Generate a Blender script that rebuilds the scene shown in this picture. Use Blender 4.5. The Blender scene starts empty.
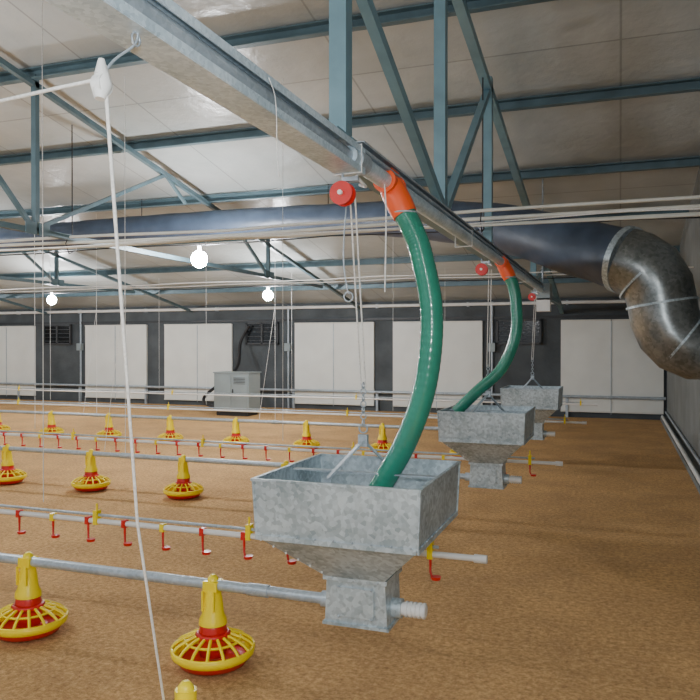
import bpy, math, random
from mathutils import Vector, Matrix
random.seed(4)
V=Vector

# ------------------------------------------------------------------ materials
def new_mat(name):
    m=bpy.data.materials.new(name); m.use_nodes=True
    nt=m.node_tree; b=nt.nodes['Principled BSDF']
    return m,nt,b
def mat(name,col,rough=.5,metal=0.0,var=.12,scale=8.0,bump=0.0,bscale=None,coat=0.0,emit=None,estr=0,detail=4,trans=0):
    m,nt,b=new_mat(name)
    tc=nt.nodes.new('ShaderNodeTexCoord')
    n=nt.nodes.new('ShaderNodeTexNoise'); n.inputs['Scale'].default_value=scale; n.inputs['Detail'].default_value=detail
    nt.links.new(tc.outputs['Object'],n.inputs['Vector'])
    r=nt.nodes.new('ShaderNodeValToRGB')
    lo=[max(0,c*(1-var)) for c in col]; hi=[min(1,c*(1+var)) for c in col]
    r.color_ramp.elements[0].position=.3; r.color_ramp.elements[0].color=(*lo,1)
    r.color_ramp.elements[1].position=.7; r.color_ramp.elements[1].color=(*hi,1)
    nt.links.new(n.outputs['Fac'],r.inputs['Fac']); nt.links.new(r.outputs['Color'],b.inputs['Base Color'])
    b.inputs['Roughness'].default_value=rough; b.inputs['Metallic'].default_value=metal
    b.inputs['Coat Weight'].default_value=coat
    if trans: b.inputs['Transmission Weight'].default_value=trans
    if bump:
        n2=nt.nodes.new('ShaderNodeTexNoise'); n2.inputs['Scale'].default_value=bscale or scale*3
        nt.links.new(tc.outputs['Object'],n2.inputs['Vector'])
        bp=nt.nodes.new('ShaderNodeBump'); bp.inputs['Strength'].default_value=bump; bp.inputs['Distance'].default_value=.02
        nt.links.new(n2.outputs['Fac'],bp.inputs['Height']); nt.links.new(bp.outputs['Normal'],b.inputs['Normal'])
    if emit:
        b.inputs['Emission Color'].default_value=(*emit,1); b.inputs['Emission Strength'].default_value=estr
    return m

def galv_mat(name,a,bcol,rough=.42,metal=.55,scale=38,mott=.34):
    m,nt,b=new_mat(name)
    tc=nt.nodes.new('ShaderNodeTexCoord')
    v=nt.nodes.new('ShaderNodeTexVoronoi'); v.inputs['Scale'].default_value=scale
    n=nt.nodes.new('ShaderNodeTexNoise'); n.inputs['Scale'].default_value=5; n.inputs['Detail'].default_value=6
    nt.links.new(tc.outputs['Object'],v.inputs['Vector']); nt.links.new(tc.outputs['Object'],n.inputs['Vector'])
    sep=nt.nodes.new('ShaderNodeSeparateColor'); nt.links.new(v.outputs['Color'],sep.inputs[0])
    mx=nt.nodes.new('ShaderNodeMath'); mx.operation='MULTIPLY_ADD'
    nt.links.new(sep.outputs[0],mx.inputs[0]); mx.inputs[1].default_value=mott
    nt.links.new(n.outputs['Fac'],mx.inputs[2])
    r=nt.nodes.new('ShaderNodeValToRGB')
    r.color_ramp.elements[0].position=.35; r.color_ramp.elements[0].color=(*a,1)
    r.color_ramp.elements[1].position=.95; r.color_ramp.elements[1].color=(*bcol,1)
    nt.links.new(mx.outputs[0],r.inputs['Fac']); nt.links.new(r.outputs['Color'],b.inputs['Base Color'])
    b.inputs['Metallic'].default_value=metal; b.inputs['Roughness'].default_value=rough
    return m

M={}
M['galv']=galv_mat('galvanised_sheet',(.27,.34,.38),(.60,.69,.74),metal=.35,scale=60,mott=.42)
M['galvrail']=galv_mat('galvanised_rail',(.40,.52,.60),(.76,.88,.96),rough=.35,metal=.2,scale=90)
M['galvdark']=galv_mat('galvanised_duct',(.15,.17,.17),(.34,.36,.36),rough=.28,metal=.7,scale=40)
M['pipe']=galv_mat('galvanised_pipe',(.31,.37,.42),(.52,.59,.65),rough=.4,metal=.35,scale=70)
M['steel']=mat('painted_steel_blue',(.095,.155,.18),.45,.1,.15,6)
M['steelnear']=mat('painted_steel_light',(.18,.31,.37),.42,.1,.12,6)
M['duct']=mat('dark_plastic_duct',(.055,.080,.125),.45,0,.25,4,.35,6)
M['hose']=mat('green_hose',(.022,.235,.155),.2,0,.15,6,coat=.5)
M['orange']=mat('orange_plastic',(.90,.11,.02),.4,0,.08)
M['yellow']=mat('yellow_plastic',(.98,.74,.0),.35,0,.05)
M['red']=mat('red_plastic',(.66,.015,.01),.35,0,.1)
M['white']=mat('white_pvc',(.80,.80,.78),.4,0,.05)
M['rope']=mat('white_rope',(.82,.82,.80),.8,0,.15,120)
M['black']=mat('black_rubber',(.015,.015,.017),.5)
M['cream']=mat('cream_plastic_pipe',(.74,.74,.68),.4,0,.06)
M['door']=mat('white_panel',(.80,.82,.78),.5,0,.05,2)
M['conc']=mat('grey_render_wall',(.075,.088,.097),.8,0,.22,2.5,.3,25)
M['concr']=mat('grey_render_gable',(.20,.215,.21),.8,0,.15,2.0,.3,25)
M['frame']=mat('dark_window_frame',(.04,.045,.05),.5)
M['glass']=mat('dark_glass',(.012,.014,.016),.15)
M['box']=mat('grey_enamel',(.28,.33,.34),.4,.1,.06,4)
M['bulb']=mat('lamp_glass',(1,1,1),.3,emit=(.97,.98,1.0),estr=540)

# floor: litter
m,nt,b=new_mat('litter_floor'); M['floor']=m
tc=nt.nodes.new('ShaderNodeTexCoord')
def noise(s,d=6,r=.6):
    n=nt.nodes.new('ShaderNodeTexNoise'); n.inputs['Scale'].default_value=s; n.inputs['Detail'].default_value=d; n.inputs['Roughness'].default_value=r
    nt.links.new(tc.outputs['Object'],n.inputs['Vector']); return n
n1=noise(34,10,.9); n2=noise(1.6,6,.7)
r1=nt.nodes.new('ShaderNodeValToRGB')
e=r1.color_ramp.elements
e[0].position=.36; e[0].color=(.23,.115,.038,1); e[1].position=.66; e[1].color=(.96,.65,.34,1)
x=e.new(.5); x.color=(.60,.345,.135,1)
nt.links.new(n1.outputs['Fac'],r1.inputs['Fac'])
r2=nt.nodes.new('ShaderNodeValToRGB'); r2.color_ramp.elements[0].position=.35; r2.color_ramp.elements[0].color=(.80,.78,.74,1)
r2.color_ramp.elements[1].position=.65; r2.color_ramp.elements[1].color=(1.08,1.06,1.0,1)
nt.links.new(n2.outputs['Fac'],r2.inputs['Fac'])
mx=nt.nodes.new('ShaderNodeMix'); mx.data_type='RGBA'; mx.blend_type='MULTIPLY'; mx.inputs[0].default_value=1
nt.links.new(r1.outputs['Color'],mx.inputs[6]); nt.links.new(r2.outputs['Color'],mx.inputs[7])
nt.links.new(mx.outputs[2],b.inputs['Base Color']); b.inputs['Roughness'].default_value=.95
bp=nt.nodes.new('ShaderNodeBump'); bp.inputs['Strength'].default_value=.6; bp.inputs['Distance'].default_value=.018
nt.links.new(n1.outputs['Fac'],bp.inputs['Height']); nt.links.new(bp.outputs['Normal'],b.inputs['Normal'])

# ceiling
m,nt,b=new_mat('insulated_ceiling'); M['ceil']=m
tc=nt.nodes.new('ShaderNodeTexCoord')
n1=noise(.6,4); n2=noise(5,4)
r1=nt.nodes.new('ShaderNodeValToRGB'); e=r1.color_ramp.elements
e[0].position=.3; e[0].color=(.36,.39,.38,1); e[1].position=.72; e[1].color=(.56,.585,.575,1)
nt.links.new(n1.outputs['Fac'],r1.inputs['Fac'])
br=nt.nodes.new('ShaderNodeTexBrick'); br.offset=0
br.inputs['Color1'].default_value=(1,1,1,1); br.inputs['Color2'].default_value=(.90,.90,.90,1); br.inputs['Mortar'].default_value=(.62,.62,.62,1)
br.inputs['Scale'].default_value=1; br.inputs['Mortar Size'].default_value=.010; br.inputs['Brick Width'].default_value=1.2; br.inputs['Row Height'].default_value=3.3
nt.links.new(tc.outputs['Object'],br.inputs['Vector'])
mx=nt.nodes.new('ShaderNodeMix'); mx.data_type='RGBA'; mx.blend_type='MULTIPLY'; mx.inputs[0].default_value=1
nt.links.new(r1.outputs['Color'],mx.inputs[6]); nt.links.new(br.outputs['Color'],mx.inputs[7])
nt.links.new(mx.outputs[2],b.inputs['Base Color']); b.inputs['Roughness'].default_value=.30
bp=nt.nodes.new('ShaderNodeBump'); bp.inputs['Strength'].default_value=.4; bp.inputs['Distance'].default_value=.03
nt.links.new(n2.outputs['Fac'],bp.inputs['Height']); nt.links.new(bp.outputs['Normal'],b.inputs['Normal'])

# ------------------------------------------------------------------ builder
class B:
    def __init__(s): s.v=[]; s.f=[]; s.m=[]; s.sm=[]; s.mats=[]
    def mi(s,k):
        if k not in s.mats: s.mats.append(k)
        return s.mats.index(k)
    def add(s,vs,fs,k,smooth=False):
        o=len(s.v); s.v+= [tuple(p) for p in vs]; i=s.mi(k)
        for f in fs: s.f.append(tuple(o+a for a in f)); s.m.append(i); s.sm.append(smooth)
    def box(s,c,d,k,rot=None):
        c=V(c); h=V(d)/2; vs=[]
        for sx in(-1,1):
            for sy in(-1,1):
                for sz in(-1,1):
                    p=V((sx*h.x,sy*h.y,sz*h.z))
                    if rot: p=rot@p
                    vs.append(c+p)
        s.add(vs,[(0,1,3,2),(4,6,7,5),(0,4,5,1),(2,3,7,6),(0,2,6,4),(1,5,7,3)],k)
    def beam(s,p0,p1,w,h,k):
        p0=V(p0);p1=V(p1); d=(p1-p0); L=d.length; d.normalize()
        up=V((0,0,1)) if abs(d.z)<.95 else V((0,1,0))
        x=d.cross(up).normalized(); z=x.cross(d)
        s.box((p0+p1)/2,(w,L,h),k,Matrix((x,d,z)).transposed())
    def tube(s,pts,r,k,seg=12,caps=True,smooth=True):
        pts=[V(p) for p in pts]; n=len(pts)
        rs=r if isinstance(r,(list,tuple)) else [r]*n
        vs=[];prev=None
        for i,p in enumerate(pts):
            t=(pts[min(i+1,n-1)]-pts[max(i-1,0)]).normalized()
            if prev is None:
                a=V((0,0,1)) if abs(t.z)<.9 else V((1,0,0))
                u=t.cross(a).normalized()
            else: u=(prev-t*prev.dot(t)).normalized()
            prev=u; w=t.cross(u)
            for j in range(seg):
                a=2*math.pi*j/seg
                vs.append(p+(u*math.cos(a)+w*math.sin(a))*rs[i])
        fs=[(i*seg+j,i*seg+(j+1)%seg,(i+1)*seg+(j+1)%seg,(i+1)*seg+j) for i in range(n-1) for j in range(seg)]
        s.add(vs,fs,k,smooth)
        if caps:
            s.add(vs[:seg],[tuple(reversed(range(seg)))],k); s.add(vs[-seg:],[tuple(range(seg))],k)
    def cyl(s,p0,p1,r,k,seg=16,r2=None,caps=True): s.tube([p0,p1],[r,r if r2 is None else r2],k,seg,caps)
    def lathe(s,c,prof,k,seg=28):
        c=V(c); vs=[]
        for r,z in prof:
            for j in range(seg):
                a=2*math.pi*j/seg; vs.append(c+V((r*math.cos(a),r*math.sin(a),z)))
        n=len(prof)
        s.add(vs,[(i*seg+j,i*seg+(j+1)%seg,(i+1)*seg+(j+1)%seg,(i+1)*seg+j) for i in range(n-1) for j in range(seg)],k,True)
    def sphere(s,c,r,k,seg=12,rings=8,sc=(1,1,1)):
        c=V(c); vs=[]
        for i in range(rings+1):
            t=math.pi*i/rings
            for j in range(seg):
                a=2*math.pi*j/seg
                vs.append(c+V((sc[0]*r*math.sin(t)*math.cos(a),sc[1]*r*math.sin(t)*math.sin(a),sc[2]*r*math.cos(t))))
        s.add(vs,[(i*seg+j,(i+1)*seg+j,(i+1)*seg+(j+1)%seg,i*seg+(j+1)%seg) for i in range(rings) for j in range(seg)],k,True)
    def torus(s,c,R,r,k,axis='Z',seg=24,ms=8):
        pts=[]
        c=V(c)
        for j in range(seg+1):
            a=2*math.pi*j/seg
            q={'Z':(math.cos(a),math.sin(a),0),'Y':(math.cos(a),0,math.sin(a)),'X':(0,math.cos(a),math.sin(a))}[axis]
            pts.append(c+V(q)*R)
        s.tube(pts,r,k,ms,False)
    def frustum(s,c0,h0,c1,h1,k):
        vs=[]
        for c,h in((c0,h0),(c1,h1)):
            for sx,sy in((-1,-1),(1,-1),(1,1),(-1,1)): vs.append((c[0]+sx*h[0],c[1]+sy*h[1],c[2]))
        s.add(vs,[(i,(i+1)%4,4+(i+1)%4,4+i) for i in range(4)],k)
    def obj(s,name,loc=(0,0,0)):
        me=bpy.data.meshes.new(name); l=V(loc)
        me.from_pydata([tuple(V(p)-l) for p in s.v],[],s.f)
        for k in s.mats: me.materials.append(M[k])
        me.polygons.foreach_set('material_index',s.m); me.polygons.foreach_set('use_smooth',s.sm)
        me.update()
        o=bpy.data.objects.new(name,me); o.location=l; bpy.context.collection.objects.link(o)
        return o
def spline(P,n=10):
    P=[V(p) for p in P]; Q=[P[0]*2-P[1]]+P+[P[-1]*2-P[-2]]; out=[]
    for i in range(1,len(Q)-2):
        a,b_,c,d=Q[i-1],Q[i],Q[i+1],Q[i+2]
        for j in range(n):
            t=j/n
            out.append(.5*((2*b_)+(c-a)*t+(2*a-5*b_+4*c-d)*t*t+(3*b_-a-3*c+d)*t**3))
    out.append(P[-1]); return out

# ------------------------------------------------------------------ room
XR=.85; XL=-24.0; YF=15.5; YN=-3.5; RIDGE=4.0
def roof(y):
    return 2.4+.18*(YF-y) if y>=RIDGE else 2.4+.18*(YF-RIDGE)-.18*(RIDGE-y)
b=B(); b.box(((XL+XR)/2,(YF+YN)/2,-.05),(XR-XL,YF-YN,.1),'floor'); b.obj('floor')
b=B()
t=.08
for y0,y1 in((YN,RIDGE),(RIDGE,YF)):
    z0,z1=roof(y0),roof(y1)
    vs=[(XL,y0,z0),(XR,y0,z0),(XR,y1,z1),(XL,y1,z1),(XL,y0,z0+t),(XR,y0,z0+t),(XR,y1,z1+t),(XL,y1,z1+t)]
    b.add(vs,[(0,3,2,1),(4,5,6,7),(0,1,5,4),(1,2,6,5),(2,3,7,6),(3,0,4,7)],'ceil')
b.obj('ceiling')
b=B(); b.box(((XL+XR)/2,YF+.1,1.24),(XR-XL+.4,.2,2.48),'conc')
b.box(((XL+XR)/2,YF-.02,2.02),(XR-XL,.04,.05),'frame')
b.obj('wall_back')
def gable(x0,x1,name,k):
    b=B(); prof=[(YN,0),(YF,0),(YF,roof(YF)+t),(RIDGE,roof(RIDGE)+t),(YN,roof(YN)+t)]
    vs=[(x0,y,z) for y,z in prof]+[(x1,y,z) for y,z in prof]
    fs=[(0,1,2,3,4),(9,8,7,6,5)]+[(i,(i+1)%5,5+(i+1)%5,5+i) for i in range(5)]
    b.add(vs,fs,k); b.obj(name)
gable(XR,XR+.2,'wall_right','concr'); gable(XL-.2,XL,'wall_left','concr')
b=B(); b.box((XR-.06,6.0,.03),(.12,19,.06),'concr'); b.cyl((XR-.09,-3.4,.085),(XR-.09,YF-.2,.085),.025,'white',10)
b.cyl((XR-.03,-3.4,.17),(XR-.03,YF-.2,.17),.018,'pipe',8); b.obj('baseboard_right')
for i,(x0,x1) in enumerate([(-21.3,-19.4),(-18.4,-16.5),(-16.35,-14.48),(-12.84,-10.99),(-10.47,-8.61),(-6.98,-5.08),(-4.64,-2.70),(-1.12,.79)]):
    b=B(); y=YF-.03
    for a,c in((x0,(x0+x1)/2-.006),((x0+x1)/2+.006,x1)):
        b.box(((a+c)/2,y,1.03),(c-a,.05,1.84),'door')
        b.box(((a+c)/2,y-.03,1.94),(c-a,.02,.03),'cream'); b.box(((a+c)/2,y-.03,.13),(c-a,.02,.03),'cream')
    b.box(((x0+x1)/2,y-.032,1.0),(.012,.012,1.84),'pipe')
    b.obj('door_%d'%(i+1))
for i,(x0,x1) in enumerate([(-14.15,-13.3),(-8.21,-7.41),(-2.39,-1.52)]):
    b=B(); y=YF-.03; xc=(x0+x1)/2; w=x1-x0
    b.box((xc,y,1.72),(w,.04,.48),'glass')
    for zz in(1.48,1.96): b.box((xc,y-.02,zz),(w+.04,.07,.04),'frame')
    for xx in(x0,xc,x1): b.box((xx,y-.02,1.72),(.04,.07,.5),'frame')
    for j in range(4): b.box((xc,y-.03,1.55+.1*j),(w,.02,.012),'frame')
    b.obj('window_%d'%(i+1))
b=B(); b.cyl((XL+.05,YF-.12,2.30),(XR-.02,YF-.12,2.30),.035,'white',10)
for x in range(-23,1,2): b.box((x,YF-.06,2.30),(.04,.12,.09),'pipe')
b.obj('trim_1')
b=B(); b.cyl((XL+.05,YF-.1,.42),(XR-.02,YF-.1,.42),.03,'pipe',10)
for x in range(-23,1,2): b.box((x,YF-.06,.21),(.05,.05,.42),'pipe')
b.obj('trim_2')
for x in(-7.15,-13.0,-2.5):
    b=B(); b.cyl((x,YF-.03,0),(x,YF-.03,2.35),.025,'pipe',8); b.box((x,YF-.06,1.4),(.14,.1,.18),'box'); b.obj('wall_conduit')

# ------------------------------------------------------------------ roof steel
for y in [5.73,7.35,9.06,10.7,12.3,13.9,4.15,2.5,.9,-.8]:
    b=B(); z=roof(y)-.07
    b.box(((XL+XR)/2,y,z+.045),(XR-XL,.075,.012),'steel'); b.box(((XL+XR)/2,y+.035,z),(XR-XL,.012,.09),'steel')
    b.box(((XL+XR)/2,y,z-.045),(XR-XL,.075,.012),'steel')
    b.obj('roof_purlin')
def truss(x,zb,near):
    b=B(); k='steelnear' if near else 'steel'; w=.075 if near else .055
    off=.30 if near else .15
    top=lambda y: roof(y)-off
    yend=14.6 if near else 13.2
    b.beam((x,-1.2,zb),(x,yend,zb),w,w,k)
    b.beam((x,YN+.3,top(YN+.3)),(x,RIDGE,top(RIDGE)),w,w,k)
    b.beam((x,RIDGE,top(RIDGE)),(x,YF-.05,top(YF-.05)),w,w,k)
    ys=[-.772,1.064,2.9,4.736,6.572,10.244] if near else [-1.6,.25,2.1,3.95,5.78,10.9]
    for y in ys:
        b.beam((x,y,zb),(x,y,top(y)+.1),w,w,k)
        for o in(-.09,.09): b.box((x+w*.55,y+o,zb+.02),(.01,.14,.12),k)
    if near:
        b.beam((x+.03,4.72,zb+.05),(x+.03,.7,4.02),.05,.06,k)
        b.beam((x,4.78,zb+.05),(x,6.57,top(6.57)),.055,.055,k)
        b.beam((x,10.24,zb),(x,12.08,top(12.08)),.05,.05,k)
    else:
        b.beam((x,5.8,zb+.03),(x,8.0,top(8.0)),.04,.04,k); b.beam((x,8.0,top(8)),(x,8.45,3.32),.035,.035,k)
        b.beam((x,5.74,zb+.03),(x,3.95,top(3.95)),.04,.04,k)
        b.beam((x,10.9,zb),(x,9.7,top(9.7)),.04,.04,k)
        b.beam((x,2.1,zb),(x,3.95,top(3.95)),.04,.04,k)
    b.obj('roof_truss')
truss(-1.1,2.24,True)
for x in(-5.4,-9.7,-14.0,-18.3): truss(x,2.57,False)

# ------------------------------------------------------------------ conveyor rail + auger tube
RX,RZ=-.90,2.10
b=B()
def cchan(y0,y1,w,h,k,xc,zb,lip=.018,t=.004):
    b.box((xc,(y0+y1)/2,zb),(w,y1-y0,t),k); b.box((xc,(y0+y1)/2,zb+h),(w,y1-y0,t),k)
    b.box((xc-w/2,(y0+y1)/2,zb+h/2),(t,y1-y0,h),k)
    b.box((xc+w/2,(y0+y1)/2,zb+lip/2),(t,y1-y0,lip),k); b.box((xc+w/2,(y0+y1)/2,zb+h-lip/2),(t,y1-y0,lip),k)
# channel with open side towards the gable; auger tube lies inside it
cchan(-1.5,2.55,.098,.092,'galvrail',RX-.022,RZ-.030,.022)
b.cyl((RX-.012,-1.5,RZ+.018),(RX-.012,2.5,RZ+.018),.030,'pipe',20)
b.cyl((RX+.0,2.45,RZ+.018),(RX,9.25,RZ+.018),.033,'galvrail',20)
b.cyl((RX+.0,2.50,RZ+.018),(RX,2.60,RZ+.018),.040,'pipe',20)
cchan(2.55,9.3,.05,.035,'pipe',RX-.0,RZ+.056,.008)
for y in(.2,2.5,4.6,7.4):
    b.tube([(RX-.075,y,RZ-.033),(RX-.075,y,RZ+.066),(RX+.032,y,RZ+.066),(RX+.032,y,RZ-.033),(RX-.075,y,RZ-.036)],.003,'rope',6)
b.box((RX,9.42,RZ-.0),(.20,.3,.2),'box'); b.cyl((RX,9.57,RZ),(RX,9.85,RZ),.085,'pipe',18); b.box((RX+.02,9.35,RZ-.16),(.16,.16,.16),'white')
b.cyl((RX,9.4,RZ+.1),(RX,9.4,roof(9.4)),.01,'pipe',6)
b.obj('auger_conveyor_rail')

# ------------------------------------------------------------------ hoppers, hoses
def hopper(yc,xc=-1.01):
    b=B(); hx,hy=.335,.35
    b.frustum((xc,yc,.70),(hx-.01,hy-.01),(xc,yc,.925),(hx,hy),'galv')
    for sx in(-1,1):
        b.box((xc+sx*hx,yc,.925),(.014,2*hy+.014,.010),'galv')
    for sy in(-1,1): b.box((xc,yc+sy*hy,.925),(2*hx-.0142,.014,.010),'galv')
    for sx in(-1,1):
        for sy in(-1,1):
            b.cyl((xc+sx*(hx-.01),yc+sy*(hy-.01),.70),(xc+sx*hx,yc+sy*hy,.92),.005,'galv',8)
    b.frustum((xc,yc,.49),(.115,.10),(xc,yc,.70),(hx-.01,hy-.01),'galv')
    for sx in(-1,1): b.box((xc+sx*(hx-.008),yc,.70),(.008,2*hy-.02,.020),'galv')
    for sy in(-1,1): b.box((xc,yc+sy*(hy-.008),.70),(2*hx-.03,.008,.020),'galv')
    for i in range(9):
        u=-.3+.075*i
        b.sphere((xc+u,yc-hy+.004,.712),.005,'pipe',6,4); b.sphere((xc+hx-.004,yc+u,.712),.005,'pipe',6,4)
    for i in range(6):
        f=i/6; z=.70-.2*f
        b.sphere((xc-(hx-.01)*(1-f)-.115*f+.02,yc-(hy-.01)*(1-f)-.10*f-.002,z-.01),.005,'white',6,4)
    bx=.125
    vs=[(xc-bx,yc-.10,.50),(xc+bx,yc-.10,.50),(xc+bx,yc+.10,.50),(xc-bx,yc+.10,.50),(xc-bx-.01,yc-.095,.30),(xc+bx+.01,yc-.095,.30),(xc+bx+.01,yc+.095,.30),(xc-bx-.01,yc+.095,.30)]
    b.add(vs,[(0,1,5,4),(1,2,6,5),(2,3,7,6),(3,0,4,7),(4,5,6,7)],'galv')
    b.box((xc,yc,.495),(.275,.225,.018),'galv'); b.box((xc,yc,.305),(.285,.21,.012),'galv')
    b.box((xc,yc-.103,.40),(.16,.006,.12),'galv')
    for u in(-.1,0,.1): b.sphere((xc+u,yc-.112,.495),.006,'pipe',6,4)
    for zz in(.34,.46):
        for u in(-.07,.07): b.sphere((xc+u,yc-.108,zz),.006,'pipe',6,4)
    b.cyl((xc-bx-.06,yc,.365),(xc-bx+.01,yc,.365),.034,'pipe'); 
    b.cyl((xc+bx,yc,.365),(xc+bx+.045,yc,.365),.040,'galv')
    b.cyl((xc+bx+.04,yc,.365),(xc+bx+.145,yc,.365),.027,'white')
    for i in range(5): b.cyl((xc+bx+.06+.018*i,yc,.365),(xc+bx+.07+.018*i,yc,.365),.032,'white')
    ap=V((xc,yc,1.05))
    b.beam((xc-hx+.02,yc,.915),(xc+hx-.02,yc,.915),.03,.006,'pipe')
    b.beam((xc-.12,yc-.10,.90),ap,.03,.008,'pipe'); b.beam((xc+.12,yc+.1,.90),ap,.03,.008,'pipe')
    b.beam((xc-.12,yc-.10,.90),(xc-.12,yc-.10,.80),.03,.008,'pipe')
    b.box(ap,(.04,.02,.05),'pipe'); b.torus(ap+V((0,0,.05)),.018,.004,'pipe','Y',14,6)
    topz=RZ-.02
    for i in range(7): b.torus(ap+V((0,0,.075+.026*i)),.012,.003,'pipe','Y' if i%2 else 'X',10,5)
    for dx in(-.010,.010): b.cyl(ap+V((dx,0,.22)),(RX-.04+dx,yc-.33,topz-.05),.0032,'rope',6)
    return b.obj('feed_hopper',(xc,yc,0))
HY=[2.93,6.05,9.3]
for y in HY: hopper(y)
def hose(P,name):
    b=B(); p=spline(P,34); rs=[.047+.0005*math.sin(i*1.57) for i in range(len(p))]
    b.tube(p,rs,'hose',28,False); b.tube(p,.040,'hose',12,True); return b.obj(name)
hose([(-.838,2.95,1.995),(-.805,2.95,1.93),(-.765,2.95,1.82),(-.722,2.95,1.58),(-.745,2.95,1.30),(-.826,2.95,1.06),(-.95,2.95,.84)],'green_feed_hose')
hose([(-.838,6.05,1.995),(-.81,6.05,1.93),(-.785,6.05,1.78),(-.79,6.05,1.53),(-.90,6.05,1.26),(-1.10,6.05,1.07),(-1.27,6.05,.90)],'green_feed_hose')
for y in(2.95,6.05):
    b=B(); z=RZ+.018
    b.cyl((RX,y-.075,z),(RX,y+.075,z),.044,'orange',20)
    for o in(-.075,.075): b.cyl((RX,y+o-.008,z),(RX,y+o+.008,z),.048,'orange',20)
    b.tube([(RX-.0,y,z),(RX+.02,y,z-.04),(RX+.045,y,z-.09),(RX+.065,y,z-.131)],[.050,.054,.055,.052],'orange',18)
    b.box((RX,y,z+.045),(.05,.10,.02),'orange'); b.torus((RX+.062,y,z-.124),.052,.004,'pipe','Z',16,5)
    b.obj('orange_drop_outlet')
for y in(2.50,5.35,8.6):
    b=B(); x=RX-.04; z=RZ-.105
    b.tube([(x,y,RZ-.03),(x,y,z+.05)],.005,'pipe',6)
    for o,r in((-.018,.043),(.018,.043)): b.cyl((x+.0,y+o-.004,z),(x,y+o+.004,z),r,'red',22)
    b.cyl((x,y-.018,z),(x,y+.018,z),.03,'red',18); b.cyl((x,y-.035,z),(x,y+.035,z),.009,'white',10)
    b.box((x+.03,y,z+.05),(.06,.02,.015),'pipe'); b.tube([(x+.05,y,z+.06),(x+.07,y+.05,z+.03),(x+.03,y+.1,z+.05)],.006,'white',6)
    b.obj('red_winch_pulley')
b=B()
b.tube(spline([(RX+.03,2.78,RZ-.02),(RX+.03,2.80,1.95),(RX+.025,2.80,1.66)],6),.003,'rope',6)
b.tube(spline([(RX-.06,2.62,RZ),(RX-.075,2.6,1.8),(RX-.06,2.6,1.66),(RX-.05,2.6,1.64)],6),.0025,'pipe',6)
b.torus((RX-.055,2.6,1.63),.018,.0035,'pipe','Y',12,5)
b.obj('loose_tie_cord')
b=B(); b.tube(spline([(RX+.035,1.75,RZ+.05),(RX+.04,1.78,RZ-.0),(RX+.035,1.80,RZ-.12),(RX+.04,1.8,RZ-.20)],6),.0012,'rope',5); b.obj('loose_tie_cord')
b=B(); px,py_,pz=RX-.033,1.17,1.947
b.tube(spline([(RX-.0,1.24,RZ-.028),(RX-.005,1.235,RZ-.055),(px+.01,1.20,pz+.06),(px,1.18,pz+.03)],5),.003,'pipe',6)
b.torus((RX-.002,1.235,RZ-.045),.013,.0025,'pipe','X',12,5)
b.cyl((px-.010,py_,pz),(px+.010,py_,pz),.020,'white',18)
b.tube([(px,py_+.005,pz+.040),(px,py_,pz-.0),(px,py_-.005,pz-.028)],[.007,.021,.010],'white',12)
b.tube([(px,py_,pz+.05),(px,py_,pz+.02)],[.006,.014],'white',10)
b.tube([(px+.010,py_,pz-.01),(-1.145,1.57,1.0),(-1.405,2.13,.0)],.0038,'rope',8)
b.tube(spline([(px,py_,pz+.012),(-1.6,1.17,1.932),(-3.2,1.17,1.945),(-6,1.17,2.06),(-9,1.17,2.3)],6),.0038,'rope',8)
b.obj('winch_rope_and_pulley')

# ------------------------------------------------------------------ feeder pans
def pan(x,y,z0=0.0,clamp=True):
    b=B(); c=(x,y,z0)
    b.lathe(c,[(0,.004),(.11,.004),(.150,.018),(.168,.046),(.171,.052)],'red',32)
    b.lathe(c,[(.172,.046),(.186,.058),(.190,.082),(.182,.086),(.170,.062),(.158,.045)],'yellow',32)
    b.lathe(c,[(0,.03),(.06,.05),(.068,.09),(.062,.125)],'red',24)
    b.torus((x,y,z0+.084),.183,.008,'yellow','Z',32,6)
    b.torus((x,y,z0+.120),.125,.006,'yellow','Z',28,6)
    for i in range(16):
        a=2*math.pi*i/16; ca,sa=math.cos(a),math.sin(a)
        P=[(x+ca*r,y+sa*r,z0+z) for r,z in((.184,.084),(.160,.106),(.125,.124),(.085,.138),(.058,.145))]
        b.tube(P,.0075,'yellow',6)
    b.lathe(c,[(.075,.132),(.080,.146),(.068,.158),(.062,.150)],'red',24)
    b.lathe(c,[(.064,.15),(.060,.175),(.056,.195),(.052,.20)],'red',24)
    b.lathe(c,[(.064,.190),(.062,.212),(.050,.235),(.043,.30),(.036,.335),(.034,.345)],'yellow',22)
    if clamp: b.box((x,y,z0+.36),(.070,.064,.05),'yellow')
    else: b.cyl((x,y,z0+.33),(x,y,z0+.385),.034,'yellow',16)
    b.lathe(c,[(.026,.38),(.024,.395),(.012,.41),(0,.41)],'yellow',16)
    for s_ in(-1,1): b.box((x+s_*.028,y-.042,z0+.30),(.008,.012,.09),'yellow')
    b.obj('feeder_pan',(x,y,z0))
rows=[(2.93,[-1.73-1.06*i for i in range(5)],-9),(6.05,[-1.75-1.07*i for i in range(9)],-16),(9.4,[-1.87-1.10*i for i in range(12)],-20)]
for y,xs,xe in rows:
    for x in xs: pan(x,y)
    b=B(); b.cyl((-1.13,y,.365),(xe,y,.365),.0235,'pipe',14)
    x=-1.5
    while x>xe:
        b.cyl((x-.05,y,.365),(x+.05,y,.365),.028,'pipe',12)
        if y>5 and x< -2:
            b.cyl((x,y,.39),(x,y,roof(y)-.02),.003,'rope',5)
            b.tube([(x,y,2.0),(x-.25,y,.40)],.0025,'rope',5)
        x-=3.05
    b.obj('feed_line_pipe')
pan(-1.26,1.97,0,False)

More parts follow.
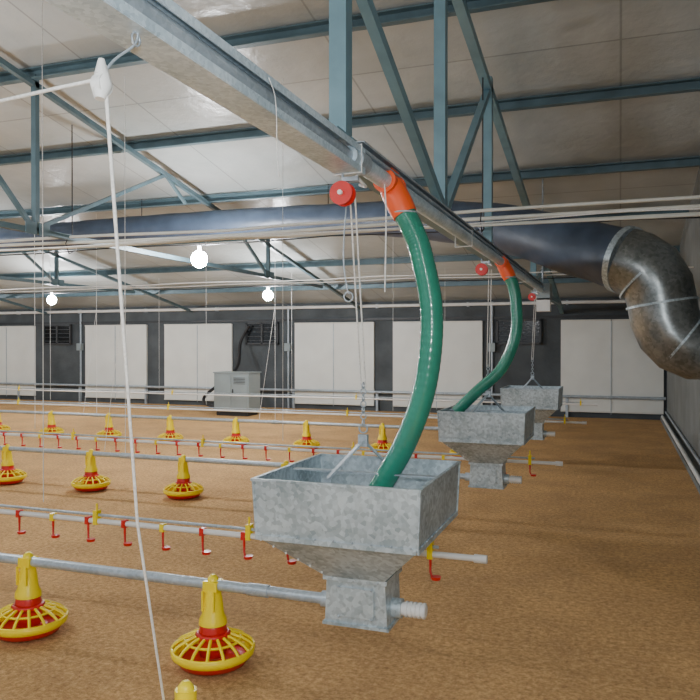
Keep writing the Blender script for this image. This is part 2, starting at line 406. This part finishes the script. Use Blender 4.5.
# ------------------------------------------------------------------ drinker lines
def drinker(y,x0,x1,z=.45,cords=True,cups=True,sp=.97):
    b=B(); b.cyl((x0,y,z),(x1,y,z),.015,'white',10)
    b.cyl((x0-.18,y,z+.036),(x1,y,z+.036),.008,'pipe',8)
    b.cyl((x0-.01,y,z),(x0+.05,y,z),.020,'white',10)
    n=int((x0-x1-.1)/.25)
    for i in range(n if cups else 0):
        x=x0-.22-.25*i
        b.box((x,y,z),(.025,.034,.042),'red' if i%3 else 'yellow')
        b.cyl((x,y,z-.02),(x,y,z-.055),.007,'red',8)
        b.tube([(x,y,z-.05),(x+.0,y,z-.085),(x+.012,y-.012,z-.105),(x+.03,y-.014,z-.108)],.006,'red',6)
        b.cyl((x+.03,y-.014,z-.115),(x+.03,y-.014,z-.10),.022,'red',10,r2=.026)
    x=x0-.22
    while x>x1:
        b.box((x,y,z+.022),(.026,.04,.08),'yellow'); b.cyl((x,y,z+.06),(x,y,z+.10),.006,'yellow',6)
        x-=sp
    if cords:
        x=x0-2.54
        while x>x1:
            b.cyl((x,y,z+.08),(x,y,roof(y)-.02),.0026,'rope',5); x-=3.0
    b.obj('nipple_drinker_line')
drinker(3.45,-.63,-9); drinker(6.45,-.5,-16,sp=1.6); drinker(9.95,-.45,-20,cups=False,sp=3); drinker(13.0,-.4,-22,cups=False,sp=4)

# ------------------------------------------------------------------ duct
b=B()
p=spline([(.02,7.42,2.25),(-.35,7.65,2.40),(-1.5,8.3,2.80),(-3.3,8.85,3.06),(-6,9.0,3.12),(-9.3,9.1,3.12),(-16,9.1,3.12),(-22,9.1,3.12)],8)
n=len(p); rs=[]
for q in p:
    f=min(1,max(0,(-q.x)/3.5)); rs.append(.295-(.295-.19)*f+.006*math.sin(q.x*9))
b.tube(p,rs,'duct',26); 
for x in(-3.6,-6.5,-11,-15,-19): b.tube([(x,9.03,3.30),(x,9.03,roof(9.03)-.01)],.006,'black',6)
b.obj('air_duct')
b=B()
K='galvdark'
seq=[V((.03,7.42,2.25)),V((.14,7.39,2.20)),V((.25,7.36,2.12)),V((.33,7.35,1.98)),V((.36,7.35,1.83)),V((.38,7.35,1.70)),V((.43,7.35,1.58)),V((.52,7.35,1.48)),V((.64,7.35,1.42)),V((.80,7.35,1.41))]
b.tube(seq,[.305,.31,.31,.305,.30,.30,.30,.30,.29,.27],K,36,smooth=True)
for a,c in((1,3),(4,5),(6,8)):
    d=(seq[c]-seq[a]).normalized(); m_=(seq[a]+seq[c])/2 if c-a>1 else seq[a]
    b.tube([m_-d*.010,m_+d*.010],.314,'galv',36)
d=(V((.10,7.4,2.23))-V((-.35,7.65,2.40))).normalized(); q=V((.04,7.42,2.25)); b.tube([q-d*.03,q+d*.03],.318,'galv',36)
b.box((.832,7.35,1.41),(.034,.68,.68),'galvdark')
b.obj('duct_elbow')

# ------------------------------------------------------------------ cables
b=B()
for i,(dy,dz,r) in enumerate([(0,.06,.015),(.05,.0,.017),(.09,-.05,.014),(-.05,-.075,.011)]):
    P=[]
    for j in range(40):
        x=.84-j*(24.5/39); s=.03*math.sin((x+1)*math.pi/3.1+i)*(1 if x<-1.5 else .3)
        P.append((x,6.25+dy+.02*math.sin(x*1.3+i*2),2.52+dz*(1 if x>-3 else .6)+s*.6))
    b.tube(P,r,'cream',8)
for x in(-1.1,-5.4,-9.7,-14.0): b.tube([(x,6.25,2.6),(x,6.2,2.5),(x,6.25,2.40),(x,6.36,2.45),(x,6.36,2.58),(x,6.25,2.6)],.006,'black',5); b.cyl((x,6.3,2.6),(x,6.3,roof(6.3)-.3),.006,'black',5)
b.obj('white_hose_bundle')
b=B()
for y,z,r,k in((8.0,2.72,.008,'black'),(11.2,2.5,.010,'rope'),(12.0,2.52,.008,'black'),(9.9,2.42,.009,'rope'),(4.9,2.28,.004,'rope')):
    P=[(.84-j*.8,y,z-.03*abs(math.sin((.84-j*.8)*math.pi/3.0))) for j in range(31)]
    b.tube(P,r,k,6)
b.obj('lighting_cable')

# ------------------------------------------------------------------ lamps (glowing bulbs)
def lamp(x,y,z,zt,rad=.075):
    b=B(); b.sphere((x,y,z),rad,'bulb',14,10,(1,1,1.05)); b.cyl((x,y,z+rad),(x,y,z+rad+.07),.024,'white',12)
    b.cyl((x,y,z+rad+.07),(x,y,zt),.005,'black',6)
    b.obj('hanging_lamp',(x,y,z))
lamp(-4.85,7.9,2.50,2.69,.10); lamp(-9.9,8.0,2.52,2.69,.09)
lamp(-5.95,12,2.34,2.49,.09); lamp(-10.8,12,2.36,2.49,.09); lamp(-15.7,12,2.36,2.49,.08)
lamp(-4.95,3.6,2.7,roof(3.6),.075); lamp(-3,-.8,2.8,roof(-.8),.07); lamp(.2,-1.2,2.8,roof(-1.2),.065); lamp(-9,1.5,2.8,roof(1.5),.075)  # extra bulbs out of view, added to brighten the foreground

# ------------------------------------------------------------------ heater cabinet
b=B(); x,y=-7.45,13.6
b.box((x,y,.49),(.8,.5,.78),'box'); b.box((x,y,.05),(.72,.44,.1),'black')
b.box((x-.19,y-.256,.5),(.36,.012,.68),'box'); b.box((x+.19,y-.256,.5),(.36,.012,.68),'box')
b.box((x+.04,y-.27,.5),(.02,.02,.1),'frame'); b.box((x,y,.885),(.84,.54,.02),'box')
for j in range(5): b.box((x+.19,y-.266,.66+.03*j),(.26,.008,.01),'frame')
b.obj('heater_cabinet')
b=B(); b.tube(spline([(-8.1,15.36,1.9),(-8.3,15.30,1.5),(-8.25,15.0,.9),(-8.6,14.2,.3),(-8.1,13.8,.12),(-7.9,13.65,.2)],8),.035,'black',8); b.obj('black_supply_cable')

# ------------------------------------------------------------------ camera + light
cam=bpy.data.cameras.new('camera'); co=bpy.data.objects.new('camera',cam); bpy.context.collection.objects.link(co)
co.location=(0,0,1.45); co.rotation_euler=(math.radians(90-.39),0,math.radians(20.05))
cam.sensor_width=36; cam.lens=36*740/700; cam.clip_start=.02
bpy.context.scene.camera=co
L=bpy.data.lights.new('camera_flash','POINT'); L.energy=115; L.shadow_soft_size=.06; L.color=(.92,.97,1)
o=bpy.data.objects.new('camera_flash',L); o.location=(.03,-.05,1.60); bpy.context.collection.objects.link(o)
w=bpy.data.worlds.new('world'); bpy.context.scene.world=w; w.use_nodes=True
w.node_tree.nodes['Background'].inputs[0].default_value=(.80,.90,1,1); w.node_tree.nodes['Background'].inputs[1].default_value=.7
